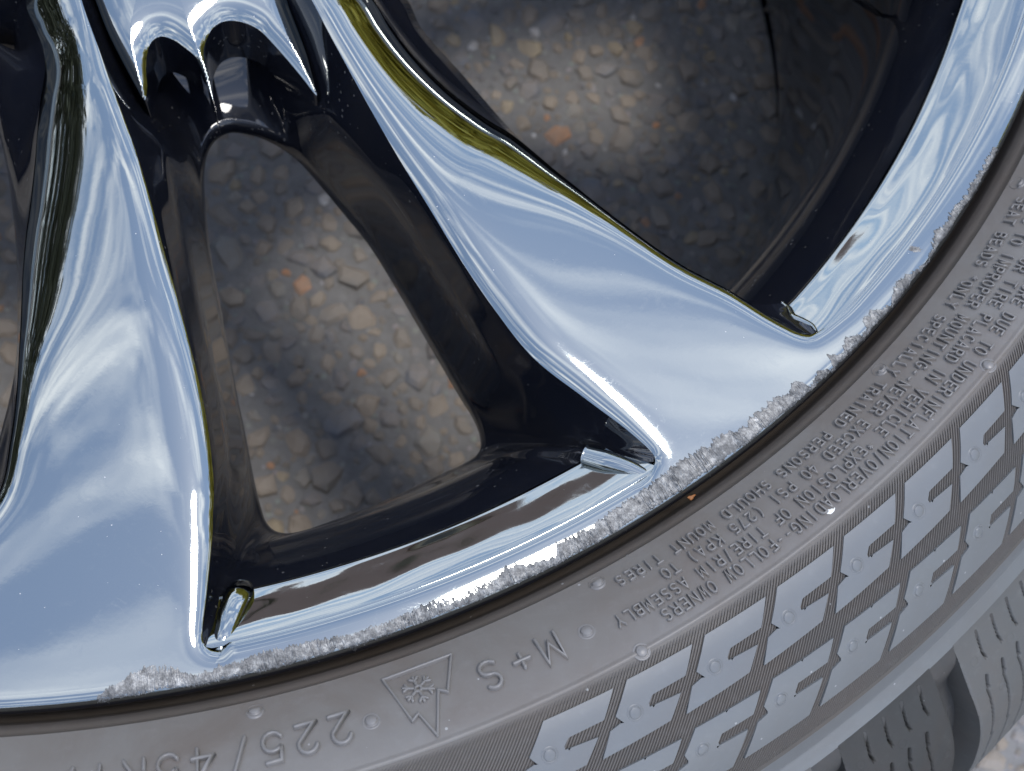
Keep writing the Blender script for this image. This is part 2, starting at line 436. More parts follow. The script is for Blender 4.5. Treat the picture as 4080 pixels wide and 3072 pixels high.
def smooth_tab(xk, yk):
    x = np.arange(60, 260, .5); y = np.interp(x, xk, yk); k = np.hanning(57); k /= k.sum()
    return x, np.convolve(np.pad(y, 28, mode='edge'), k, 'valid')
T_A2, T_w2, T_A1, T_w1 = smooth_tab(rk, A2k), smooth_tab(rk, w2k), smooth_tab(r1k, A1k), smooth_tab(r1k, w1k)
def zparts(X, d1, do):
    r, p = rphi(X)
    z = zbase(X)
    z -= np.interp(r, *T_A1) * np.exp(-d1/np.interp(r, *T_w1))
    z -= np.interp(r, *T_A2) * np.exp(-do/np.interp(r, *T_w2))
    z -= .9 * np.exp(-np.clip(RF - r, 0, None)/.5)
    return z
def face_d(X):
    r, p = rphi(X)
    d1, g1 = dist_grad(X, edgeW1); dR, gR = dist_grad(X, curveW2); dL, gL = dist_grad(X, curveW0)
    m = dR < dL
    return d1, g1, np.where(m, dR, dL), np.where(m[:, None], gR, gL)
def zface(X):
    d1, _, do, _ = face_d(X); return zparts(X, d1, do)
def zface_n(X, h=.02):
    d1, g1, do, go = face_d(X)
    z = zparts(X, d1, do); zx = zparts(X + [h, 0], d1 + h*g1[:, 0], do + h*go[:, 0]); zy = zparts(X + [0, h], d1 + h*g1[:, 1], do + h*go[:, 1])
    n = np.c_[-(zx-z)/h, -(zy-z)/h, np.ones(len(X))]
    return z, n/np.linalg.norm(n, axis=1)[:, None]

# ------------------------------------------------------------------ the wheel and its parts
wheel = empty('car_wheel'); tag(wheel, 'chrome and black twin-spoke alloy wheel with kerb-scraped rim and winter tyre lying flat on asphalt', 'wheel')
X, F, onb = grid_patch(face_poly, .42)
Z, NN = zface_n(X)
# a clean narrow border strip closes the outline exactly
def strip_rows(P, ds, closed=True): return [inset(P, d) for d in ds]
fp_d = []
for a_, b_ in zip(face_poly, np.roll(face_poly, -1, 0)):
    k = max(1, int(np.linalg.norm(b_-a_)/.5)); fp_d += [a_ + (b_-a_)*t/k for t in range(k)]
fp_d = np.array(fp_d); rows_ = strip_rows(fp_d, (0, .12, .3, .6)); n0 = len(X); m_ = len(fp_d)
XS = np.vstack(rows_); ZS, NS = zface_n(XS)
ccw = np.sum(fp_d[:, 0]*np.roll(fp_d[:, 1], -1) - np.roll(fp_d[:, 0], -1)*fp_d[:, 1]) > 0
F = list(F) + [(n0+k*m_+i, n0+k*m_+(i+1) % m_, n0+(k+1)*m_+(i+1) % m_, n0+(k+1)*m_+i)[::1 if ccw else -1] for k in range(3) for i in range(m_)]
face = add('spoke_pair', np.vstack([np.c_[X, Z], np.c_[XS, ZS - .004]]), F, chrome.m, wheel, normals=np.vstack([NN, NS]))

# black inside wall of the opening between the two spokes
hole_d = [(490,265),(462,280),(443,310),(436,350),(436,390),(441,450),(450,530),(463,600),(478,680),(493,760),(508,840),(525,920),(540,1000),(553,1060),(563,1096),(572,1122),(590,1144),(618,1152),(655,1146),(700,1131),(759,1110),(800,1094),(842,1076),(900,1049),(960,1020),(1000,1002),(1030,982),(1043,956),(1040,925),(1025,890),(1000,850),(950,765),(900,680),(850,595),(800,515),(740,440),(690,380),(640,325),(590,290),(540,270)]
hole = cr_curve(unp(hole_d, -36), 5, True)
finL = unp([(462,1392),(476,1352),(492,1300)], -6)
wedR = unp([(1262,969),(1310,980),(1357,992),(1392,1000)], [-9, -7, -5, -3.5])
RL = 214.6
irr = ir[28:]                                            # right edge from the tip upwards
il_main = il[:-16]
def near_i(P, q): return int(np.argmin(((P - q)**2).sum(1)))
lip_low = pa(np.full(60, RL), np.linspace(-8.3, 8.9, 60))
front = np.vstack([il_main, finL, lip_low, wedR, irr])
fz = zface(front); a_ = len(il_main); b_ = a_ + len(finL); c_2 = b_ + len(lip_low); d_ = c_2 + len(wedR)
fz[a_:b_] = np.linspace(-3.5, -7.2, b_-a_); fz[b_:c_2] = -7.75; fz[c_2:d_] = np.linspace(-7.4, -3.2, d_-c_2)
topc = pa([78], [-4]); front = np.vstack([topc, front, topc]); fz = np.r_[-3., fz, -3.]
# matching stations: opening edge <-> front edge
H = np.roll(hole, 0, axis=0)
H = H[::-1] if (rphi(H[40:41])[1][0] > rphi(H[-40:-39])[1][0]) else H   # run down the left side first
ch_ = lambda P: np.r_[0, np.cumsum(np.linalg.norm(np.diff(P, axis=0), axis=1))]
Hc = np.vstack([H, H[:1]]); sH = ch_(Hc); sF = ch_(front)
hp = lambda d: sH[near_i(Hc[1:-1], unp([d], -36)[0]) + 1]
fp = lambda q: sF[near_i(front, q)]
st = [(0, 0), (hp((443,310)), fp(unp([(200,70)], -5)[0])), (hp((450,530)), fp(unp([(335,465)], -3)[0])), (hp((508,840)), fp(unp([(435,850)], -3)[0])),
      (hp((563,1096)), fp(il_main[-1])), (hp((590,1144)), fp(lip_low[0])), (hp((1015,993)), fp(lip_low[-1])),
      (hp((1044,950)), fp(irr[0])), (hp((1000,850)), fp(unp([(1190,808)], -3)[0])), (hp((850,595)), fp(unp([(980,542)], -3)[0])), (hp((640,325)), fp(unp([(740,130)], -5)[0])), (sH[-1], sF[-1])]
sa, sb = np.array(st).T
nH = 520; th = np.linspace(0, sH[-1], nH, endpoint=False); sbs = np.interp(th, sa, sb)
kk = np.hanning(19); kk /= kk.sum(); dlt = sbs - th*sF[-1]/sH[-1]
dlt = np.convolve(np.r_[dlt[-9:], dlt, dlt[:9]], kk, 'valid'); sbs = np.clip(th*sF[-1]/sH[-1] + dlt, 0, sF[-1])
Hp = np.c_[np.interp(th, sH, Hc[:, 0]), np.interp(th, sH, Hc[:, 1])]
Fp_ = np.c_[np.interp(sbs, sF, front[:, 0]), np.interp(sbs, sF, front[:, 1])]; Fz = np.interp(sbs, sF, fz)
rH = np.hypot(*Hp.T); topw = 1 - sstep(rH, 112, 128)
ZH = -36.; nr = 34; q = np.linspace(0, 1, nr)
pv = np.interp(q, [0, .05, .45, .55, .9, 1], [0, .05, .62, .72, .95, 1]); pv[1:-1] = (pv[:-2] + 2*pv[1:-1] + pv[2:])/4; pv[1:-1] = (pv[:-2] + 2*pv[1:-1] + pv[2:])/4
V = []
for k in range(nr):
    p = pv[k]*(1-topw) + (q[k]**2.2)*topw
    V.append(np.c_[Hp*(1-q[k]) + Fp_*q[k], ZH + (Fz - ZH)*p - .02])
V.insert(0, np.c_[Hp, np.full(nH, ZH-5)])
V = np.vstack(V); F = [(k*nH+i, k*nH+(i+1) % nH, (k+1)*nH+(i+1) % nH, (k+1)*nH+i) for k in range(nr) for i in range(nH)]
well = add('opening_wall', V, F, gloss.m, wheel)
def skirt(name, line, z0, z1, mat, parent, closed=True):
    n = len(line); V = np.vstack([np.c_[line, z0], np.c_[line, z1]])
    F = [(i, (i+1) % n, n+(i+1) % n, n+i) for i in range(n if closed else n-1)]
    return add(name, V, F, mat, parent)

# chrome web between the spokes, towards the hub
pk = [(190,-60),(196,-20),(206,0),(233,69),(268,137),(292,180),(309,206),(315,180),(314,154),(316,120),(322,98),(334,84),(350,79),(368,83),(395,98),(420,118),(438,150),(458,206),(452,170),(444,130),(442,100),(455,66),(475,50),(500,45),(530,49),(560,62),(585,84),(625,125),(655,158),(684,190),(676,160),(662,110),(645,66),(622,10),(600,-60)]
pocket = cr_curve(np.vstack([unp(pk, -11), pa([80, 80], [3, -12])]), 9, True)
pb = pocket
pbc = np.vstack([pb, pb[:1]])
def zpocket_n(X, h=.03):
    d, g = dist_grad(X, pbc)
    def f(X, d):
        r, p = rphi(X); return -7.2 - .16*(r - 90) - 1.7*np.exp(-d/2.0)
    z = f(X, d); zx = f(X + [h, 0], d + h*g[:, 0]); zy = f(X + [0, h], d + h*g[:, 1])
    n = np.c_[-(zx-z)/h, -(zy-z)/h, np.ones(len(X))]; return z, n/np.linalg.norm(n, axis=1)[:, None]
zpocket = lambda X: zpocket_n(X)[0]
X, F, onb = grid_patch(pocket, .26)
Z, NN = zpocket_n(X)
add('spoke_web', np.c_[X, Z], F, chrome.m, wheel, normals=NN)
zb = zpocket(pocket)
skirt('web_edge', pocket, zb - .01, zb - 14, gloss.m, wheel)

# black outer walls of the spokes
def resample(P, n):
    s = np.r_[0, np.cumsum(np.linalg.norm(np.diff(P, axis=0), axis=1))]; t = np.linspace(0, s[-1], n)
    return np.c_[np.interp(t, s, P[:, 0]), np.interp(t, s, P[:, 1])]
def side_wall(name, top, bot_d, extra, n=160):
    top = resample(top, n); zt = zface(top)
    b = cr_curve(np.vstack([extra, unp(bot_d, -26)]), 5)
    # match the bottom line by nearest point in angle around the spoke
    b = resample(b, n)
    rows = []
    for k, (t, zz) in enumerate([(0, 0), (.12, .2), (.4, .5), (.75, .8), (1, 1), (.8, 1.35), (0, 1.8)]):
        rows.append(np.c_[top*(1-t) + b*t, zt + (-26 - zt)*zz])
    V = np.vstack(rows); F = []
    for k in range(len(rows)-1):
        for i in range(n-1): F.append((k*n+i, k*n+i+1, (k+1)*n+i+1, (k+1)*n+i))
    return add(name, V, F, gloss.m, wheel)
botR = [(870,-10),(911,62),(996,158),(1082,257),(1118,296),(1205,376),(1305,458),(1445,560),(1562,626),(1640,680),(1690,712),(1735,735)]
side_wall('spoke_side', orr[:-6], botR, pa([80, 98], [20.5, 19.5]))
botL = [(-48,60),(-25,190),(-2,290),(14,360),(26,446),(34,532),(38,645),(38,748),(30,851),(14,954),(2,1045)]
side_wall('spoke_side', oll[:-6], botL, pa([80, 98], [-28, -25]))

# five spoke pairs in all
first = [o for o in wheel.children]
for kq in range(1, 5):
    for o in first:
        c = o.copy(); COL.objects.link(c); c.parent = wheel; c.rotation_euler = (0, 0, math.radians(72*kq))
# hub behind the spokes
V, F = revolve([(86, -8), (80, -5), (60, -9), (40, -14), (34, -20), (30, -60), (90, -60), (92, -30), (86, -8)], 0, 360, 180, True)
add('hub', V, F, gloss.m, wheel)

# rim: chrome lip, flange and black barrel, one full turn
rim = empty('rim'); rim.parent = wheel
lp = cr_curve([(225.5, -3.4), (224.0, -2.2), (223.2, -1.62), (222.9, -1.55), (222.3, -1.85), (221.4, -2.4), (220.2, -3.2), (218.5, -4.42), (216.8, -5.66), (215.6, -6.5), (214.9, -6.98), (214.4, -7.3), (214.1, -7.9)], 4)
def lip_prof(phi):
    k = np.clip((phi - 24)/21, 0, 1)*2.9 if -30 < phi < 90 else 0
    p = lp.copy(); p[:, 0] -= k*np.clip(223.0 - p[:, 0], 0, None)/9.0; return p
n = 1440; phis = np.linspace(-180, 180, n, endpoint=False); V = []; NNn = []
for ph in phis:
    k = np.interp(ph, [24, 45, 90, 140], [0, 1, 1, 0])*2.9
    p = lp.copy(); p[:, 0] -= k*np.clip(223.0 - p[:, 0], 0, None)/9.0
    wv = np.clip((222.5 - p[:, 0])/3, 0, 1)*np.clip((p[:, 0]-214.2)/2, 0, 1); p[:, 1] += wv*(.13*math.sin(ph*.27+1.2) + .05*math.sin(ph*.71 + .4) + .012*np.sin(ph*1.7 + p[:, 0]*.9))
    p[:, 1] -= .95*sstep(ph, 25, 31)*(1 - sstep(ph, 90, 140))*np.clip((221.5 - p[:, 0])/9, 0, 1)**1.5
    a = math.radians(AX + ph); V.append(np.c_[p[:, 0]*math.cos(a), p[:, 0]*math.sin(a), p[:, 1]])
m = len(lp); V = np.vstack(V); F = []
for i in range(n):
    j = (i+1) % n
    for q in range(m-1): F.append((i*m+q, i*m+q+1, j*m+q+1, j*m+q))
add('rim_lip', V, [f[::-1] for f in F], chrome.m, rim)
barrel = cr_curve([(214.3, -7.75), (212.8, -9.6), (210.2, -13), (207.4, -17.5), (205.0, -22.5), (203.5, -28), (202.9, -36), (203.0, -56), (204.2, -80), (206.5, -115), (211, -150), (216, -170), (220, -181), (224.5, -187), (229, -189), (229.5, -193.5), (224, -194)], 4)
V, F = revolve(barrel, 0, 360, 720, True); add('barrel', V, F, gloss.m, rim)
fl = [(229.3, -1.75), (229.65, -2.4), (229.85, -3.8), (229.8, -6), (229.2, -9), (226, -12)]
V, F = revolve(fl, 0, 360, 900, True); add('flange_edge', V, F, gloss.m, rim)

# chrome fillets in the two corners of the opening
def tube(name, pts, rad, mat, parent, n=14, flat=1.0):
    P = cr_curve(np.array(pts, float), 8); rad = np.interp(np.linspace(0, 1, len(P)), np.linspace(0, 1, len(rad)), rad)
    T = np.gradient(P, axis=0); T /= np.linalg.norm(T, axis=1)[:, None]
    U = np.cross(T, [0, 0, 1.]); U /= np.linalg.norm(U, axis=1)[:, None]; Wv = np.cross(U, T)
    V = []; F = []
    for i in range(len(P)):
        for k in range(n):
            a = 2*math.pi*k/n; V.append(P[i] + rad[i]*(math.cos(a)*U[i] + flat*math.sin(a)*Wv[i]))
    for i in range(len(P)-1):
        for k in range(n): F.append((i*n+k, i*n+(k+1) % n, (i+1)*n+(k+1) % n, (i+1)*n+k))
    F.append(tuple(range(n))); F.append(tuple(range((len(P)-1)*n, len(P)*n)[::-1]))
    return add(name, V, F, mat, parent)
def p3(d, z): return list(unp([d], z)[0]) + [z]
tube('corner_fillet', [p3((474,1407), -2.2), p3((484,1372), -2.9), (p3((500,1325), -4.4)), p3((517,1284), -6.4), p3((522,1268), -9)], [.8, 1.7, 2.3, 2.6, 2.2], chrome.m, rim, flat=.62)
tube('corner_fillet', [p3((508,1398), -2.8), p3((537,1370), -4.2), p3((550,1335), -5.8), p3((546,1296), -7.6)], [.5, 1.5, 2.0, 1.5], chrome.m, rim, flat=.5)
tube('corner_fillet', [p3((1399,1026), -2.2), p3((1360,1010), -3.2), p3((1310,994), -4.8), p3((1262,980), -6.8)], [.8, 1.5, 1.9, 1.8], chrome.m, rim, flat=.6)

# black recess running into the corner of the next opening, with its chrome fold
la = cr_curve(np.vstack([unp([q], z)[0:1] for q, z in (((1615,654),-2.2),((1640,672),-2.1),((1670,690),-2.0),((1700,706),-1.9),((1728,719),-1.8),((1750,724),-1.7))]), 8)
ra = cr_curve(np.vstack([unp([q], z)[0:1] for q, z in (((1690,655),-7.4),((1704,668),-6.4),((1713,684),-5.0),((1735,694),-3.8),((1754,704),-2.8),((1764,716),-1.9))]), 8)
zl = np.linspace(-2.2, -1.75, len(la)); zr = np.interp(np.linspace(0, 1, len(ra)), [0, .2, .4, .6, .8, 1], [-7.2, -6.1, -4.7, -3.5, -2.5, -1.7])
V = []; nq = 9
for k in range(nq):
    t = k/(nq-1); V.append(np.c_[la*(1-t) + ra*t, zl*(1-t) + zr*t - 1.1*math.sin(math.pi*t)*(1 - .6*np.linspace(0, 1, len(la)))])
F = [(k*len(la)+i, k*len(la)+i+1, (k+1)*len(la)+i+1, (k+1)*len(la)+i) for k in range(nq-1) for i in range(len(la)-1)]
add('corner_recess', np.vstack(V), F, gloss.m, rim)
tube('corner_fold', [list(ra[i]) + [zr[i]-.25] for i in (0, 8, 16, 24, 32, 40)], [.5, .7, .75, .65, .5, .3], chrome.m, rim, flat=.7)

# kerb damage: a scraped, torn strip along the flange
rash_px = [(210,1507),(262,1468),(285,1453),(312,1440),(335,1434),(352,1432),(372,1436),(395,1450),(420,1456),(455,1450),(482,1437),(525,1425),(560,1408),(620,1395),(690,1381),(758,1374)]
def z8(l): return [((1300+x/1.58)/DK, (2022+y/1.58)/DK) for x, y in l]
def z6(l): return [((2680+x/1.58)/DK, (1000+y/1.58)/DK) for x, y in l]
def z3(l): return [((2680+x/1.58)/DK, (y/1.58)/DK) for x, y in l]
rash_px += z8([(150,800),(250,755),(350,720),(500,660),(560,640),(640,590),(700,590),(760,555),(850,510),(980,490),(1040,450),(1120,375),(1190,350),(1250,360),(1300,335),(1380,330),(1437,290),(1445,235),(1500,200),(1550,178),(1650,130),(1740,60),(1800,20)])
rash_px += z6([(60,1310),(100,1290),(160,1250),(230,1230),(245,1190),(320,1140),(400,1130),(460,1100),(475,1045),(540,1010),(580,990),(580,945),(650,925),(730,900),(740,835),(800,820),(862,860),(885,800),(900,770),(960,745),(1010,740),(985,690),(960,655),(1010,650),(1060,650),(1075,560),(1100,540),(1190,530),(1215,500),(1190,430),(1240,380),(1300,370),(1372,335),(1380,250),(1390,200),(1450,160),(1530,130),(1560,90),(1600,80),(1615,20)])
rash_px += z3([(1640,1450),(1690,1440),(1720,1390),(1760,1310),(1800,1280),(1850,1200),(1900,1115),(1945,1060),(1960,1000),(2020,930)])
rx = unp(rash_px, -1.3); rr_, rp_ = rphi(rx); o_ = np.argsort(rp_); rr_, rp_ = rr_[o_], rp_[o_]
nA = 2600; nT = 15
ph = np.linspace(rp_[0], rp_[-1], nA); rin = np.interp(ph, rp_, rr_)
def snoise(n, s):
    a = rng.normal(size=n); k = np.hanning(max(3, s)*2+1); k /= np.sqrt((k**2).sum()); return np.convolve(a, k, 'same')
rin = rin + .16*snoise(nA, 3) + .22*np.abs(snoise(nA, 9)) - .1
endf = np.minimum(1, np.minimum(np.arange(nA), nA-1-np.arange(nA))/60.)
rout = 229.4 + .12*snoise(nA, 6) - .10*np.abs(snoise(nA, 25)) - .25*np.abs(snoise(nA, 60))*(ph > -6)
rin = np.minimum(rin, rout - .25)
T = np.linspace(0, 1, nT)
RR = rin[:, None]*(1-T) + rout[:, None]*T
zz = -0.8 - .9*np.exp(-np.clip(RF - RR, 0, None)/.5)
h = .06 + .10*snoise(nA, 2)[:, None]*(.4+T) + .22*np.stack([np.interp(T, [0, .33, .66, 1], r4) for r4 in np.stack([snoise(nA, 3) for _ in range(4)], 1)]) + .035*rng.normal(size=(nA, nT))
clump = np.clip(.42 + .25*snoise(nA, 28) + .18*snoise(nA, 9), .15, 1.1)[:, None]
h = np.abs(h)*clump*endf[:, None] + .03; h[:, 0] = -.05; h[:, 1] = np.abs(h[:, 1])*.8 + .03
rough = np.interp(ph, [-22, -12, -9, -2, 20], [.35, .3, .6, 1, 1.15])[:, None]
zz = zz + (h*.30 + .02)*rough
zz[:, -1] -= 1.0 + .3*np.abs(snoise(nA, 5)); zz[:, -2] -= .25
RR = RR + rng.normal(size=RR.shape)*.05
V = np.stack([RR*np.cos(np.radians(AX+ph))[:, None], RR*np.sin(np.radians(AX+ph))[:, None], zz], -1).reshape(-1, 3)
F = [(i*nT+k, i*nT+k+1, (i+1)*nT+k+1, (i+1)*nT+k) for i in range(nA-1) for k in range(nT-1)]
o = add('scraped_edge', V, F, rough_al.m, rim, smooth=False); tag(o, 'torn bare aluminium where the rim edge met a kerb')
def chip(px, rr0, n_=26):
    c = unp([px], -1.0)[0]; V = []
    for i in range(n_):
        a = 2*math.pi*i/n_; q = rr0*(.6 + .5*rng.random()); V.append((c[0]+q*1.5*math.cos(a), c[1]+q*.8*math.sin(a), 0))
    V = np.array(V); z = zface(V[:, :2]) + .02; V[:, 2] = z
    V = np.vstack([V, [[c[0], c[1], z.mean()+.06]]]); F = [(i, (i+1) % n_, n_) for i in range(n_)]
    tag(add('scrape_mark', V, F, rough_al.m, rim, smooth=False), 'small scraped spot above the damaged edge')
chip(((2680+1525/1.58)/DK, (1570/1.58)/DK), 1.0)
# ------------------------------------------------------------------ tyre
tyre = empty('tyre'); tyre.parent = wheel; tyre['label'] = 'grey winter tyre with raised lettering and hatched decor band'
PRO = np.array([(229,-5),(231,-3),(232.8,-1),(233.3,1.2),(235,3),(240,7.5),(248,12),(252,12),(256,11),(262,8.7),(266.6,6),(272,1),(276,-4),(280,-11.2),(284,-14.4),(290,-17.6),(296,-21),(302,-26),(307,-32.5),(310.6,-38.5),(313.2,-46),(315,-57),(316.3,-75),(317,-100),(317,-120)], float)
PC = cr_curve(PRO[3:], 8); 
def prz(r): return np.interp(r, PC[:, 0], PC[:, 1])
PS = np.r_[0, np.cumsum(np.linalg.norm(np.diff(PC, axis=0), axis=1))]
def s_of_r(r): return np.interp(r, PC[:, 0], PS)
TN = np.gradient(PC, axis=0); TN /= np.linalg.norm(TN, axis=1)[:, None]; NRM = np.c_[-TN[:, 1], TN[:, 0]]
NRM *= np.sign(NRM[:, 1] + NRM[:, 0])[:, None]
def tpoint(s, deg, h):
    """point on the tyre skin at profile arc length s, angle, height above it"""
    r = np.interp(s, PS, PC[:, 0]) + h*np.interp(s, PS, NRM[:, 0]); z = np.interp(s, PS, PC[:, 1]) + h*np.interp(s, PS, NRM[:, 1])
    a = np.radians(deg); return np.stack([r*np.cos(a), r*np.sin(a), z], -1)
def tp_r(r, deg, h): return tpoint(s_of_r(r), deg, h)
sk_ = s_of_r
# carcass
body = [(228, -14), (230.6, -11), (231.15, -7), (231.45, -4.5), (231.6, -3.4), (231.95, -2.7), (232.1, -1.9), (232.65, -1.1), (233.0, -.5), (233.15, .4), (233.3, 1.2)]
inner = [(r, prz(r)) for r in np.arange(233.7, 247.3, .45)]
rib = [(247.4, prz(247.4)), (247.65, prz(247.65)+.16), (247.9, prz(247.9)+.22), (248.15, prz(248.15)+.16), (248.4, prz(248.4)-.10)]
hat = [(lambda p: (p[0], p[2]))(tpoint(s_of_r(r), 0, -.20)) for r in np.arange(249, 277.0, .4)]
edge = [(277.4, prz(277.4)-.08), (277.9, prz(277.9)+.02), (279.6, prz(279.6)+.03), (280.0, prz(280)-.05), (280.25, prz(280.25)-.18), (280.6, prz(280.6)-.03), (281.6, prz(281.6)), (282.8, prz(282.8)), (283.6, prz(283.6))]
def segs(lo, hi, mat, nm, n=1200):
    V, F = revolve(lo, 0, 360, n, True); return add(nm, V, F, mat, tyre)
segs(body, 0, rub_bead.m, 'bead')
segs(body[-1:] + inner + rib, 0, rub_text.m, 'sidewall')
segs(rib[-1:] + hat + edge[:1], 0, rub_hatch.m, 'decor_band')
segs(edge, 0, rub_block.m, 'shoulder_rib')
gro = []
for r in np.arange(283.6, 311, 1.0):
    s = s_of_r(r); d = 6.5*sstep(np.array([r]), 285, 295)[0]; p = tpoint(s, 0, -d); gro.append((p[0], p[2]))
gro += [(308.5, -60), (309, -120), (309, -170), (300, -186), (290, -190), (250, -207), (235, -200), (229, -190)]
gro = [g if g[1] > -194 else (g[0], -194.2) for g in gro]
segs(gro, 0, rub_dark.m, 'tread_base', 720)

# fine slanted ridges of the decor band
PITCH = .150; SL = -.215
V = []; F = []
rs = np.linspace(248.6, 277.1, 26)
for i in range(int(80/PITCH)):
    a0 = AX - 20 + i*PITCH
    for j, r in enumerate(rs):
        a = a0 + SL*(r - 249) ; e = 0 if j in (0, len(rs)-1) else 1
        w_ = PITCH*.40
        for da, h in ((-w_, -.23), (-w_*.35, .08*e-.2*(1-e)), (w_*.35, .08*e-.2*(1-e)), (w_, -.23)):
            V.append((r, a + da, h))
    b = i*len(rs)*4
    for j in range(len(rs)-1):
        for k in range(3): F.append((b+j*4+k, b+(j+1)*4+k, b+(j+1)*4+k+1, b+j*4+k+1))
V = np.array(V); V = tp_r(V[:, 0], V[:, 1], V[:, 2])
add('ridge_hatching', V, F, rub_hatch.m, tyre, smooth=False, kind='stuff')

# raised smooth blocks
def tyre_patch(name, poly_ra, height, mat, step=.7, skirt_h=.25, parent=tyre, hf=None, centre=None):
    """poly_ra: (r, degrees) outline; u = arc on a 260 mm circle, v = profile arc length"""
    P = np.array(poly_ra, float); c = 0.
    uv = np.c_[np.radians(P[:, 1])*260, s_of_r(P[:, 0])]
    Xp, Fp, ob = grid_patch(resample_closed(uv, step*.7), step)
    hh = np.full(len(Xp), height) if hf is None else hf(Xp)
    V = tpoint(Xp[:, 1], np.degrees(Xp[:, 0]/260), hh)
    q = resample_closed(uv, step*.5); n0 = len(V); m = len(q)
    q2 = inset(q, .28)
    V = np.vstack([V, tpoint(q[:, 1], np.degrees(q[:, 0]/260), height-.02), tpoint(q[:, 1], np.degrees(q[:, 0]/260), -skirt_h), tpoint(q2[:, 1], np.degrees(q2[:, 0]/260), height-.008)])
    Fp = list(Fp) + [(n0+i, n0+(i+1) % m, n0+2*m+(i+1) % m, n0+2*m+i) for i in range(m)] + [(n0+i, n0+(i+1) % m, n0+m+(i+1) % m, n0+m+i) for i in range(m)]
    def snorm(s_, deg):
        e = tpoint(s_, deg, 1.0) - tpoint(s_, deg, 0.0); return e/np.linalg.norm(e, axis=1)[:, None]
    V = np.vstack([V, V[n0:n0+m]])                         # a second top line so the side gets its own shading
    Fp[-m:] = [(n0+3*m+i, n0+3*m+(i+1) % m, n0+m+(i+1) % m, n0+m+i) for i in range(m)]
    qd = np.degrees(q[:, 0]/260); NV = np.zeros_like(V)
    NV[:n0] = snorm(Xp[:, 1], np.degrees(Xp[:, 0]/260)); NV[n0:n0+m] = snorm(q[:, 1], qd); NV[n0+2*m:n0+3*m] = snorm(q2[:, 1], np.degrees(q2[:, 0]/260))
    P2 = np.sum(uv[:, 0]*np.roll(uv[:, 1], -1) - np.roll(uv[:, 0], -1)*uv[:, 1])
    if P2 < 0: Fp[-2*m:-m] = [f[::-1] for f in Fp[-2*m:-m]]
    # faces must turn the same way as their normals
    fix = []
    for f in Fp:
        p = V[list(f[:3])]; nn_ = np.cross(p[1]-p[0], p[2]-p[0]); ref = NV[f[0]]
        fix.append(f if (not ref.any() or nn_ @ ref >= 0) else tuple(f[::-1]))
    o = add(name, V, fix, mat, parent, normals=NV)
    return o
def resample_closed(P, d):
    out = []
    for a, b in zip(P, np.roll(P, -1, 0)):
        k = max(1, int(np.linalg.norm(b-a)/d)); out += [a + (b-a)*t/k for t in range(k)]
    return np.array(out)
PT = math.degrees(.0604)
inB = [(250.8,.22),(250.95,3.08),(254.75,2.3),(254.75,.86),(256.25,.47),(256.75,1.88),(259.9,1.13),(260.3,-1.72),(256.8,-1.1),(256.35,-.55),(255.1,-.72)]
ouB = [(263.1,0),(263.45,2.85),(266.35,2.25),(266.25,.86),(267.8,.52),(268.15,1.88),(272.7,.95),(272.6,-2.0),(268.1,-1.15),(267.65,-.62),(266.2,-.72)]
for B, a0, k0 in ((inB, math.degrees(-1.125) + 0., -1), (ouB, math.degrees(-1.0928) - PT*1., -2)):
    # the traced nub of the first block fixes the phase of each row
    base = tyre_patch('raised_block', [(r, a0 + d) for r, d in B], .34, rub_block.m, step=.5)
    nn = 0
    for k in range(k0, 13):
        if k == 0: continue
        c = base.copy(); COL.objects.link(c); c.parent = tyre; c.rotation_euler = (0, 0, math.radians(PT*k))

# vent nubs
def nub(r, deg, rad=.95, ring=1.38, h=.42, mat=None):
    n = 22; V = []; F = []
    c_s = s_of_r(r)
    rows = ((ring+.18, -.4 if r < 236 else -.02), (ring, .13), (ring-.16, .02), (rad+.04, .02), (rad, h*.8), (rad*.88, h), (0.001, h))
    for q, hh in rows:
        for k in range(n):
            a = 2*math.pi*k/n; V.append((c_s + q*math.sin(a), deg + math.degrees(q*math.cos(a)/r), hh))
    for j in range(len(rows)-1):
        for k in range(n): F.append((j*n+k, j*n+(k+1) % n, (j+1)*n+(k+1) % n, (j+1)*n+k))
    V = np.array(V); V = tpoint(V[:, 0], V[:, 1], V[:, 2] + (.34 if mat else (.30 if r < 236 else 0)))
    return add('vent_nub', V, F, mat or rub_letter.m, tyre)
for r, k0, a0 in ((256.0, -1, -1.125), (266.9, -2, -1.0928 - .0604)):
    base = nub(r, math.degrees(a0), mat=rub_block.m, rad=.98, ring=1.3, h=.22)
    for k in range(k0, 13):
        if k == 0: continue
        c = base.copy(); COL.objects.link(c); c.parent = tyre; c.rotation_euler = (0, 0, math.radians(PT*k))
for r, a in ((234.8,-77.86),(234.5,-46.36),(234.3,-33.79),(234.7,-63.01),(247.4,-43.82),(248.0,-63.21),(241.4,-73.62),(241.2,-64.6)): nub(r + (.35 if r < 236 else 0), a, h=.5)

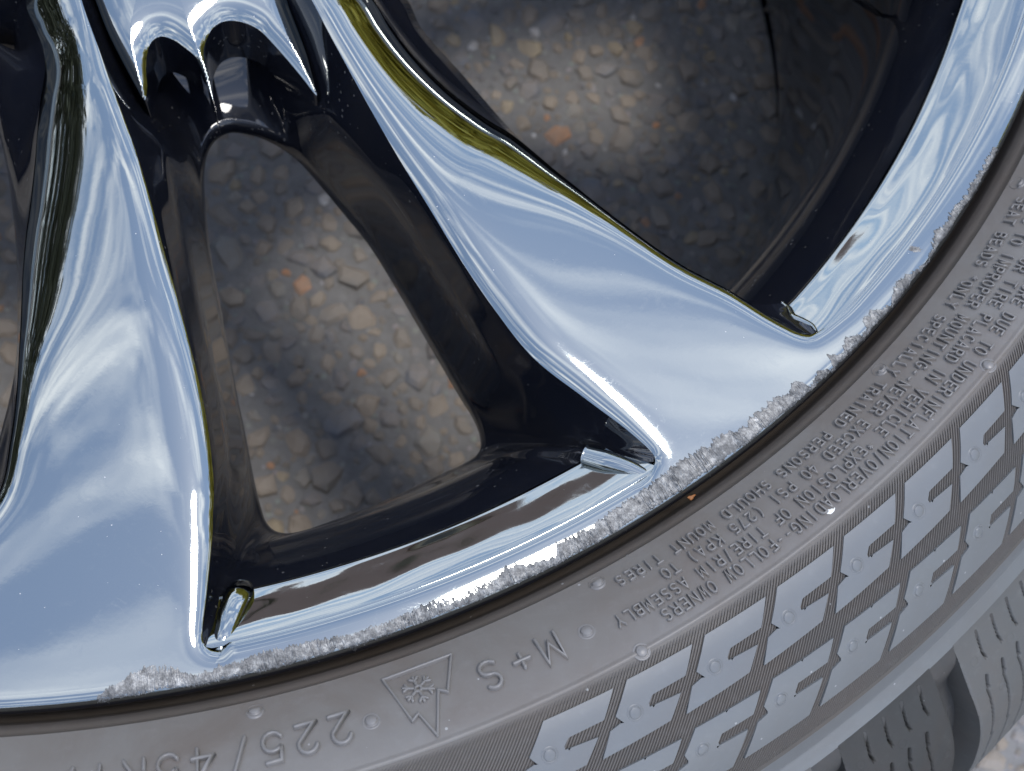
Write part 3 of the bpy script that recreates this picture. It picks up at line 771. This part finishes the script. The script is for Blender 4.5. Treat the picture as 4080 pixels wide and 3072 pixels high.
# lettering: single-stroke raised letters
def arcp(cx, cy, rx, ry, a0, a1, n=8): return [(cx+rx*math.cos(math.radians(a)), cy+ry*math.sin(math.radians(a))) for a in np.linspace(a0, a1, n)]
G = {
'A': [[(0,0),(2,6),(4,0)],[(.7,2),(3.3,2)]], 'B': [[(0,0),(0,6),(2.2,6)]+arcp(2.2,4.6,1.5,1.4,90,-90)+[(0,3.2)],[(2.2,3.2)]+arcp(2.3,1.6,1.7,1.6,90,-90)+[(0,0)]],
'C': [arcp(2.1,3,2.1,3,50,310,14)], 'D': [[(0,0),(0,6),(1.6,6)]+arcp(1.6,3,2.4,3,90,-90,10)+[(0,0)]], 'E': [[(3.6,6),(0,6),(0,0),(3.6,0)],[(0,3.1),(3,3.1)]],
'F': [[(3.6,6),(0,6),(0,0)],[(0,3.1),(3,3.1)]], 'G': [arcp(2.1,3,2.1,3,50,340,14)+[(4.1,2.9),(2.4,2.9)]], 'H': [[(0,0),(0,6)],[(4,0),(4,6)],[(0,3.1),(4,3.1)]],
'I': [[(2,0),(2,6)]], 'K': [[(0,0),(0,6)],[(3.8,6),(0,2.4)],[(1.4,3.7),(4,0)]], 'L': [[(0,6),(0,0),(3.5,0)]], 'M': [[(0,0),(.3,6),(2,1.6),(3.7,6),(4,0)]],
'N': [[(0,0),(0,6),(4,0),(4,6)]], 'O': [arcp(2,3,2,3,90,450,18)], 'P': [[(0,0),(0,6),(2.3,6)]+arcp(2.3,4.4,1.6,1.6,90,-90)+[(0,2.8)]],
'R': [[(0,0),(0,6),(2.3,6)]+arcp(2.3,4.4,1.6,1.6,90,-90)+[(0,2.8)],[(2.1,2.8),(4,0)]], 'S': [arcp(2.05,4.45,1.75,1.55,40,270,9)+arcp(2.05,1.5,1.95,1.5,85,-145,9)],
'T': [[(0,6),(4,6)],[(2,6),(2,0)]], 'U': [[(0,6),(0,2)]+arcp(2,2,2,2,180,360,9)+[(4,6)]], 'V': [[(0,6),(2,0),(4,6)]], 'W': [[(0,6),(.9,0),(2,4.6),(3.1,0),(4,6)]],
'X': [[(0,0),(4,6)],[(0,6),(4,0)]], 'Y': [[(0,6),(2,3),(4,6)],[(2,3),(2,0)]], '/': [[(.6,-.4),(3.2,6.4)]], '-': [[(1.1,3),(2.9,3)]],
'(': [arcp(4.2,3,2.6,4.2,125,235,8)], ')': [arcp(-.2,3,2.6,4.2,55,-55,8)], '*': [[(2,3.6),(2,5.8)],[(1.1,4.2),(2.9,5.2)],[(1.1,5.2),(2.9,4.2)]],
'0': [arcp(2,3,1.9,3,90,450,18)], '4': [[(3.0,0),(3.0,6),(0,1.9),(4.1,1.9)]], '5': [[(3.6,6),(.7,6),(.35,3.3)]+arcp(2,1.95,2,2,140,-150,12)],
'2': [arcp(2,4.2,1.9,1.8,165,-20,9)+[(0,0),(4,0)]], '7': [[(0,6),(4,6),(1.4,0)]], '+': [[(2,1.1),(2,4.9)],[(.1,3),(3.9,3)]], '1': [[(1,5),(2.2,6),(2.2,0)]],
}
def stroke_mesh(lines, width, h):
    """lines in (u, v) mm -> verts (u, v, height), faces"""
    V = []; F = []
    prof = ((-.5, -.06), (-.45, h*.75), (-.34, h), (.34, h), (.45, h*.75), (.5, -.06))
    for ln in lines:
        P = np.array(ln, float)
        keep = [0] + [i for i in range(1, len(P)) if np.linalg.norm(P[i]-P[i-1]) > 1e-5]; P = P[keep]
        T = np.diff(P, axis=0); T /= np.linalg.norm(T, axis=1)[:, None]
        pts = [P[0] - T[0]*width*.5, P[0] - T[0]*width*.3] + list(P) + [P[-1] + T[-1]*width*.3, P[-1] + T[-1]*width*.5]
        tt = [T[0]]*2 + [T[0]] + [None]*(len(P)-2) + [T[-1]]*3
        sc = [.45, .85] + [1]*len(P) + [.85, .45]
        n0 = len(V)
        for i, (p, t, s_) in enumerate(zip(pts, tt, sc)):
            if t is None:
                a, b = T[i-3], T[i-2]; m = a + b; l = np.linalg.norm(m); m = m/l if l > .3 else a; k = min(1/max(l/2, .35), 1.9)
            else: m, k = t, 1
            nrm = np.array([-m[1], m[0]])
            for x, hh in prof:
                q = p + nrm*x*width*s_*k; V.append((q[0], q[1], hh if s_ != .45 else -.06))
        m_ = len(prof)
        for i in range(len(pts)-1):
            for k in range(m_-1): F.append((n0+i*m_+k, n0+i*m_+k+1, n0+(i+1)*m_+k+1, n0+(i+1)*m_+k))
    return V, F
def glyph_lines(ch, w, hgt): return [[((x-2)*w/4, (y-3)*hgt/6) for x, y in ln] for ln in G[ch]]
def place_strokes(name, items, width, h, mat):
    """items: list of (lines, r centre, degree centre, slant)"""
    V = []; F = []
    for lines, r, deg, rot in items:
        c, s = math.cos(rot), math.sin(rot)
        v, f = stroke_mesh(lines, width, h); v = np.array(v); n0 = len(V)
        u, w = v[:, 0]*c - v[:, 1]*s, v[:, 0]*s + v[:, 1]*c
        q = tpoint(s_of_r(r) + w, deg - np.degrees(u/r), v[:, 2])
        V += q.tolist(); F += [tuple(a+n0 for a in t) for t in f]
    return add(name, V, F, mat, tyre)
rows = [("TIRE FAILURE DUE TO UNDERINFLATION/OVERLOADING--FOLLOW OWNERS", 245.1, -61.58, .4320),
        ("FAILURE TO OBEY OR TIRE PLACARD IN VEHICLE *EXPLOSION OF TIRE/RIM ASSEMBLY", 242.3, -63.27, .4383),
        ("ASSEMBLY DUE TO IMPROPER MOUNTING--NEVER EXCEED 40 PSI (275 KPA) TO", 239.4, -60.52, .4455),
        ("SEAT BEADS *ONLY SPECIALLY TRAINED PERSONS SHOULD MOUNT TIRES", 236.7, -62.18, .4548)]
for t, r, last, pit in rows:
    n = len(t); word = []
    for i, ch in enumerate(t + ' '):
        if ch == ' ':
            if word: place_strokes('lettering', word, .38, .62, rub_letter.m); word = []
            continue
        deg = last + pit*(n-1-i)
        if deg > -26: continue
        word.append((glyph_lines(ch, 1.12, 2.15), r, deg + random.uniform(-.01, .01), random.uniform(-.05, .05)))
def big(ch, r, deg, w, hgt, rot=0): place_strokes('letter', [(glyph_lines(ch, w, hgt), r, deg, rot)], .68, .90, rub_letter.m)
for ch, a in (('2', -74.78), ('2', -76.06), ('5', -77.34), ('/', -78.60), ('4', -79.93), ('5', -81.18), ('R', -82.42), ('1', -83.6), ('7', -84.7)): big(ch, 241.4, a, 3.1, 5.2)
for ch, a in (('S', -68.75), ('M', -66.19)): big(ch, 241.3, a, 3.4 if ch == 'M' else 3.0, 5.2)
big('+', 241.2, -67.43, 2.9, 4.2)
# mountain and snowflake mark
tri = [(236.07,-72.77),(235.93,-69.81),(241.23,-70.54),(240.45,-70.85),(246.9,-71.47),(242.83,-71.86),(243.6,-72.15),(236.07,-72.77)]
c0r, c0a = 240.0, -71.4
tl = [((-(a - c0a))*math.pi/180*c0r*(r/c0r), s_of_r(r)-s_of_r(c0r)) for r, a in tri]
dense = []
for a, b in zip(tl[:-1], tl[1:]): dense.append([a, b])
place_strokes('mountain_outline', [(dense, c0r, c0a, 0)], .52, .70, rub_letter.m)
fk = []
for k in range(6):
    a = math.radians(60*k + 90); d = np.array([math.cos(a), math.sin(a)]); L_ = 2.55
    fk.append([d*.7, d*L_])
    for sgn in (-1, 1):
        b = a + sgn*math.radians(48); e = np.array([math.cos(b), math.sin(b)]); fk.append([d*L_*.68, d*L_*.68 + e*.85])
fl_ = [[tuple(q) for q in ln] for ln in fk] + [arcp(0, 0, .55, .55, 0, 360, 12)]
place_strokes('snowflake', [(fl_, 239.15, -71.55, .1)], .56, .55, rub_letter.m)

# tread blocks with sipes
def ridge_line(u, v, pts, width, depth):
    P = np.array(pts); d = seg_dist(np.c_[u, v], P)[0]
    return depth*np.clip(1 - (d/(width*.5))**3, 0, 1)
U0 = 300.
bs = -57.0                                               # first block corner, degrees
left = [(283.4, 0), (286, -.05), (290, -.14), (294, -.25), (300, -.30), (306, -.5), (311, -.9), (315, -1.5), (316.9, -2.6)]
right = [(316.9, 2.2), (313, 3.3), (309, 3.9), (303, 4.28), (298.6, 4.5), (293, 4.66), (289.6, 4.75), (283.4, 4.8)]
def ra2uv(r, a): return np.radians(np.asarray(a, float))*U0, s_of_r(np.asarray(r, float))
P = np.array(left + right); u, v = ra2uv(P[:, 0], P[:, 1]); out = resample_closed(np.c_[u, v], .3)
vend = PS[-1]
Xp, Fp, ob = grid_patch(out, .19)
dep = np.zeros(len(Xp))
def zig(off, r0, r1, pts): return np.c_[ra2uv([p[0] for p in pts], [off + p[1] for p in pts])]
for k, off in enumerate((1.22, 2.17, 3.12, 4.06)):
    dep += ridge_line(Xp[:, 0], Xp[:, 1], zig(off, 0, 0, [(284.9, 0), (288.6, -.17), (289.2, -.19), (290.6, -.15)]), .62, 2.0)
for k, off in enumerate((.72, 1.67, 2.57, 3.5)):
    dep += ridge_line(Xp[:, 0], Xp[:, 1], zig(off, 0, 0, [(293.6, 0), (295.2, -.14), (295.7, -.13)]), .85, 2.0)
    dep += ridge_line(Xp[:, 0], Xp[:, 1], zig(off, 0, 0, [(295.9, -.22), (299, -.26), (303, -.42), (305.5, -.58), (305.6, -.5), (309.5, -1.0), (309.6, -.92), (312.6, -1.5), (312.7, -1.42), (315, -2.2), (316.5, -3.2)]), .62, 2.1)
dep = np.minimum(dep, 2.1)
for rr1, aa in ((291.6, 2.45), (297.6, 3.25), (300.4, 4.0), (298.0, 1.2), (289.4, .55), (303, 2.2)):
    cu, cv = ra2uv(rr1, aa); d = np.hypot(Xp[:, 0]-cu, Xp[:, 1]-cv); dep += .10*np.exp(-((d-.95)/.13)**2)
d_e = seg_dist(Xp, out, True)[0]; dep += .25*np.exp(-d_e/.25)*sstep(np.interp(Xp[:, 1], PS, PC[:, 0]), 286, 291)
V = tpoint(Xp[:, 1], np.degrees(Xp[:, 0]/U0) + bs, -dep + .02)
n0 = len(V); m = len(out)
rq = np.interp(out[:, 1], PS, PC[:, 0]); dd = 7.2*sstep(rq, 284.5, 294)
V = np.vstack([V, tpoint(out[:, 1], np.degrees(out[:, 0]/U0)+bs, .01 - .25*sstep(rq, 286, 291)), tpoint(out[:, 1], np.degrees(out[:, 0]/U0)+bs, -dd - .3)])
Fp = list(Fp) + [(n0+i, n0+(i+1) % m, n0+m+(i+1) % m, n0+m+i) for i in range(m)]
tb = add('tread_block', V, Fp, rub_tread.m, tyre)
TP = 6.15
for k in range(-29, 29):
    if k == 0: continue
    c = tb.copy(); COL.objects.link(c); c.parent = tyre; c.rotation_euler = (0, 0, math.radians(360/58.5366*k if abs(k) < 29 else 0))
# plain tread ribs further down the tread
V, F = revolve([(309, -122), (316.6, -121.5), (316.8, -123), (316.8, -170), (311, -186), (300, -190)], 0, 360, 720, True); add('tread_rib', V, F, rub_tread.m, tyre)

# ------------------------------------------------------------------ small things lying on the wheel
def crumb(name, px, z, size, mat, label, cat, stretch=1.0, rot=0):
    c = unp([px], z)[0]; r = np.random.default_rng(int(px[0])); n = 16; V = []
    for k, (s, h) in enumerate(((1, 0), (.9, .35), (.5, .6))):
        for i in range(n):
            a = 2*math.pi*i/n; q = size*s*(1 + .28*math.sin(3*a+1) + r.uniform(-.08, .08)); x, y = q*stretch*math.cos(a), q*math.sin(a)
            V.append((x*math.cos(rot)-y*math.sin(rot), x*math.sin(rot)+y*math.cos(rot), h*size*.7))
    V.append((0, 0, size*.45)); F = [(k*n+i, k*n+(i+1) % n, (k+1)*n+(i+1) % n, (k+1)*n+i) for k in range(2) for i in range(n)] + [(2*n+i, 2*n+(i+1) % n, 3*n) for i in range(n)]
    o = add(name, V, F, mat, None); o.location = (c[0]*MM, c[1]*MM, z*MM); tag(o, label, cat); return o
crumb('paint_fleck', (1795,1107), 11.2, .75, mat_white.m, 'white fleck stuck on the tyre lettering beside the word OVERLOADING', 'fleck', 1.3, .6)
crumb('leaf_fragment', (1494,1074), -1.6, .38, mat_orange.m, 'orange scrap of dry leaf caught between the scraped rim and tyre', 'leaf scrap', 2.0, .5)

# ------------------------------------------------------------------ ground stones in sight through the openings
hd = np.array(hole_d, float)
vis2 = np.array([(870,-20),(1118,296),(1464,566),(1560,612),(1690,370),(1720,-20)], float)
m1 = inside(uv, hd) | inside(uv, vis2) | inside(uv, np.array([(-10,260),(40,450),(40,800),(-10,1080)], float)) | inside(uv, np.array([(2080,1676),(2225,1560),(2225,1676)], float))
ids = np.where(m1)[0]; ids = ids[np.argsort(-P_[ids, 2])]; single = set(ids[:300].tolist())
for i in sorted(single):
    x, y, s = P_[i]
    o = bpy.data.objects.new('stone', pm[i % len(pm)]); COL.objects.link(o); o.parent = gr
    o.location = (x*MM, y*MM, (GZ - s*.16 + random.uniform(-.2, .35))*MM); o.scale = (s, s, s*random.uniform(.7, 1.0)); o.rotation_euler = (random.uniform(-.28, .28), random.uniform(-.28, .28), random.uniform(0, 6.28))
V = []; F = []; tone = []
for i in range(len(P_)):
    if i in single: continue
    x, y, s = P_[i]; v, f = protos[i % len(protos)]; a = random.uniform(0, 6.28); ca, sa = math.cos(a), math.sin(a)
    q = np.c_[(v[:, 0]*ca - v[:, 1]*sa)*s + x, (v[:, 0]*sa + v[:, 1]*ca)*s + y, v[:, 2]*s*.85 + GZ - s*.16 + random.uniform(-.2, .35)]
    n0 = sum(len(t) for t in V) if False else (V_n if V else 0); V.append(q); F += [tuple(b+n0 for b in t) for t in f]; V_n = n0 + len(q); tone += [random.random()]*len(q)
o = add('small_stones', np.vstack(V), F, mat_stones.m, gr, kind='stuff')
at = o.data.attributes.new('tone', 'FLOAT', 'POINT'); at.data.foreach_set('value', tone)

# ------------------------------------------------------------------ surroundings mirrored in the chrome
def tree(x, y, h, w, mat, label, seed):
    r = np.random.default_rng(seed); root = empty('tree', (x, y, GZ*MM)); tag(root, label, 'tree', 'trees mirrored in the chrome')
    n = 7; V = []; F = []
    for k, (zz, rd) in enumerate(((0, .22), (h*.25, .15), (h*.6, .09), (h*.9, .03))):
        for i in range(n): V.append((rd*math.cos(2*math.pi*i/n) + .1*k*math.sin(seed), rd*math.sin(2*math.pi*i/n), zz))
    F = [(k*n+i, k*n+(i+1) % n, (k+1)*n+(i+1) % n, (k+1)*n+i) for k in range(3) for i in range(n)]
    add('trunk', V, F, mat_bark.m, root, scale=1)
    m_ = 5200; nb = 26
    cb = np.c_[r.normal(0, w*.33, nb), r.normal(0, w*.33, nb), r.uniform(h*.12, h*.92, nb)]; taper = 1 - .55*(cb[:, 2]/h); cb[:, :2] *= taper[:, None]
    c = cb[r.integers(0, nb, m_)] + r.normal(0, w*.13, (m_, 3)); c[:, 2] = np.clip(c[:, 2], .1, h)
    d = r.normal(size=(m_, 3)); d /= np.linalg.norm(d, axis=1)[:, None]; e = np.cross(d, r.normal(size=(m_, 3))); e /= np.linalg.norm(e, axis=1)[:, None]
    s = r.uniform(.09, .20, m_)[:, None]
    V = np.stack([c - d*s, c + e*s*.5, c + d*s, c - e*s*.5], 1).reshape(-1, 3)
    add('crown', V, [(4*i, 4*i+1, 4*i+2, 4*i+3) for i in range(m_)], mat, root, smooth=False, scale=1)
for i, (az, dist, h, w, mt, lb) in enumerate((
    (120, 8.5, 2.2, 2.0, mat_leafB, 'short dark conifer added before the house to darken the rim lip reflection'),  # unseen conifer, added to give the rim lip a dark reflection
    (66, 5.2, 2.7, 2.3, mat_leafA, 'low yellow-green shrub tree closest in front of the cream house'), (82, 6.0, 2.6, 2.4, mat_leafA, 'round golden shrub tree right under the house roof'), (48, 5.5, 2.9, 2.4, mat_leafA, 'olive and gold shrub tree beside the driveway'), 
    (18, 7.0, 4.6, 3.4, mat_leafA, 'yellowing leafy tree on the right side, nearest to the wheel'), (36, 8.5, 4.2, 3.2, mat_leafA, 'yellow-green tree standing next to the nearest one'),
    (52, 10, 5.2, 3.6, mat_leafA, 'taller yellowing tree right of the cream house'), (2, 8.0, 4.0, 3.0, mat_leafA, 'low golden tree at the end of the row'),
    (128, 12, 6.0, 4.0, mat_leafB, 'dark green tree left of the cream house'), (150, 9.5, 5.4, 4.0, mat_leafB, 'broad dark tree on the left'),
    (170, 8.0, 4.6, 3.6, mat_leafB, 'dark bushy tree furthest to the left'), (192, 9.0, 4.2, 3.4, mat_leafB, 'small dark tree behind the left kerb'),
    (-22, 9.0, 4.4, 3.4, mat_leafA, 'yellow tree in front of the far fence'), (230, 10, 5, 4, mat_leafB, 'dark tree behind the viewer'))):
    a = math.radians(az); tree(dist*math.cos(a), dist*math.sin(a), h, w, mt.m, lb, i+3)
def house(x, y, rz, w, d, h, label):
    root = empty('house', (x, y, GZ*MM)); root.rotation_euler = (0, 0, rz); tag(root, label, 'house')
    V = [(-w/2,-d/2,0),(w/2,-d/2,0),(w/2,d/2,0),(-w/2,d/2,0),(-w/2,-d/2,h),(w/2,-d/2,h),(w/2,d/2,h),(-w/2,d/2,h),(-w/2,0,h+d*.28),(w/2,0,h+d*.28)]
    add('wall', V, [(0,1,5,4),(1,2,6,9,5),(2,3,7,6),(3,0,4,8,7)], mat_wall.m, root, smooth=False, scale=1)
    o_ = .35; zr = h - .1
    V = [(-w/2-o_,-d/2-o_,zr),(w/2+o_,-d/2-o_,zr),(w/2+o_,0,h+d*.28+.12),(-w/2-o_,0,h+d*.28+.12),(w/2+o_,d/2+o_,zr),(-w/2-o_,d/2+o_,zr)]
    V += [(a, b, c+.12) for a, b, c in V]
    add('roof', V, [(6,7,8,9),(9,8,10,11),(0,1,7,6),(4,5,11,10),(0,6,9,3),(3,9,11,5),(1,2,8,7),(2,4,10,8),(0,3,2,1),(3,5,4,2)], mat_roof.m, root, smooth=False, scale=1)
    for k in range(4):
        cx_ = -w/2 + w*(k+.5)/4
        V = [(cx_-.6,-d/2-.03,.9),(cx_+.6,-d/2-.03,.9),(cx_+.6,-d/2-.03,2.2),(cx_-.6,-d/2-.03,2.2)]
        V += [(a, b+.06, c) for a, b, c in V]
        add('window', V, [(0,1,2,3),(0,4,5,1),(1,5,6,2),(2,6,7,3),(3,7,4,0)], mat_win.m, root, smooth=False, scale=1)
house(-8.5, 14, R_(22), 11, 6, 2.6, 'cream single-storey house with a brown roof, mirrored in the rim lip')
house(14, -3, R_(-95), 9, 6, 2.6, 'second cream house off to the right of the wheel')
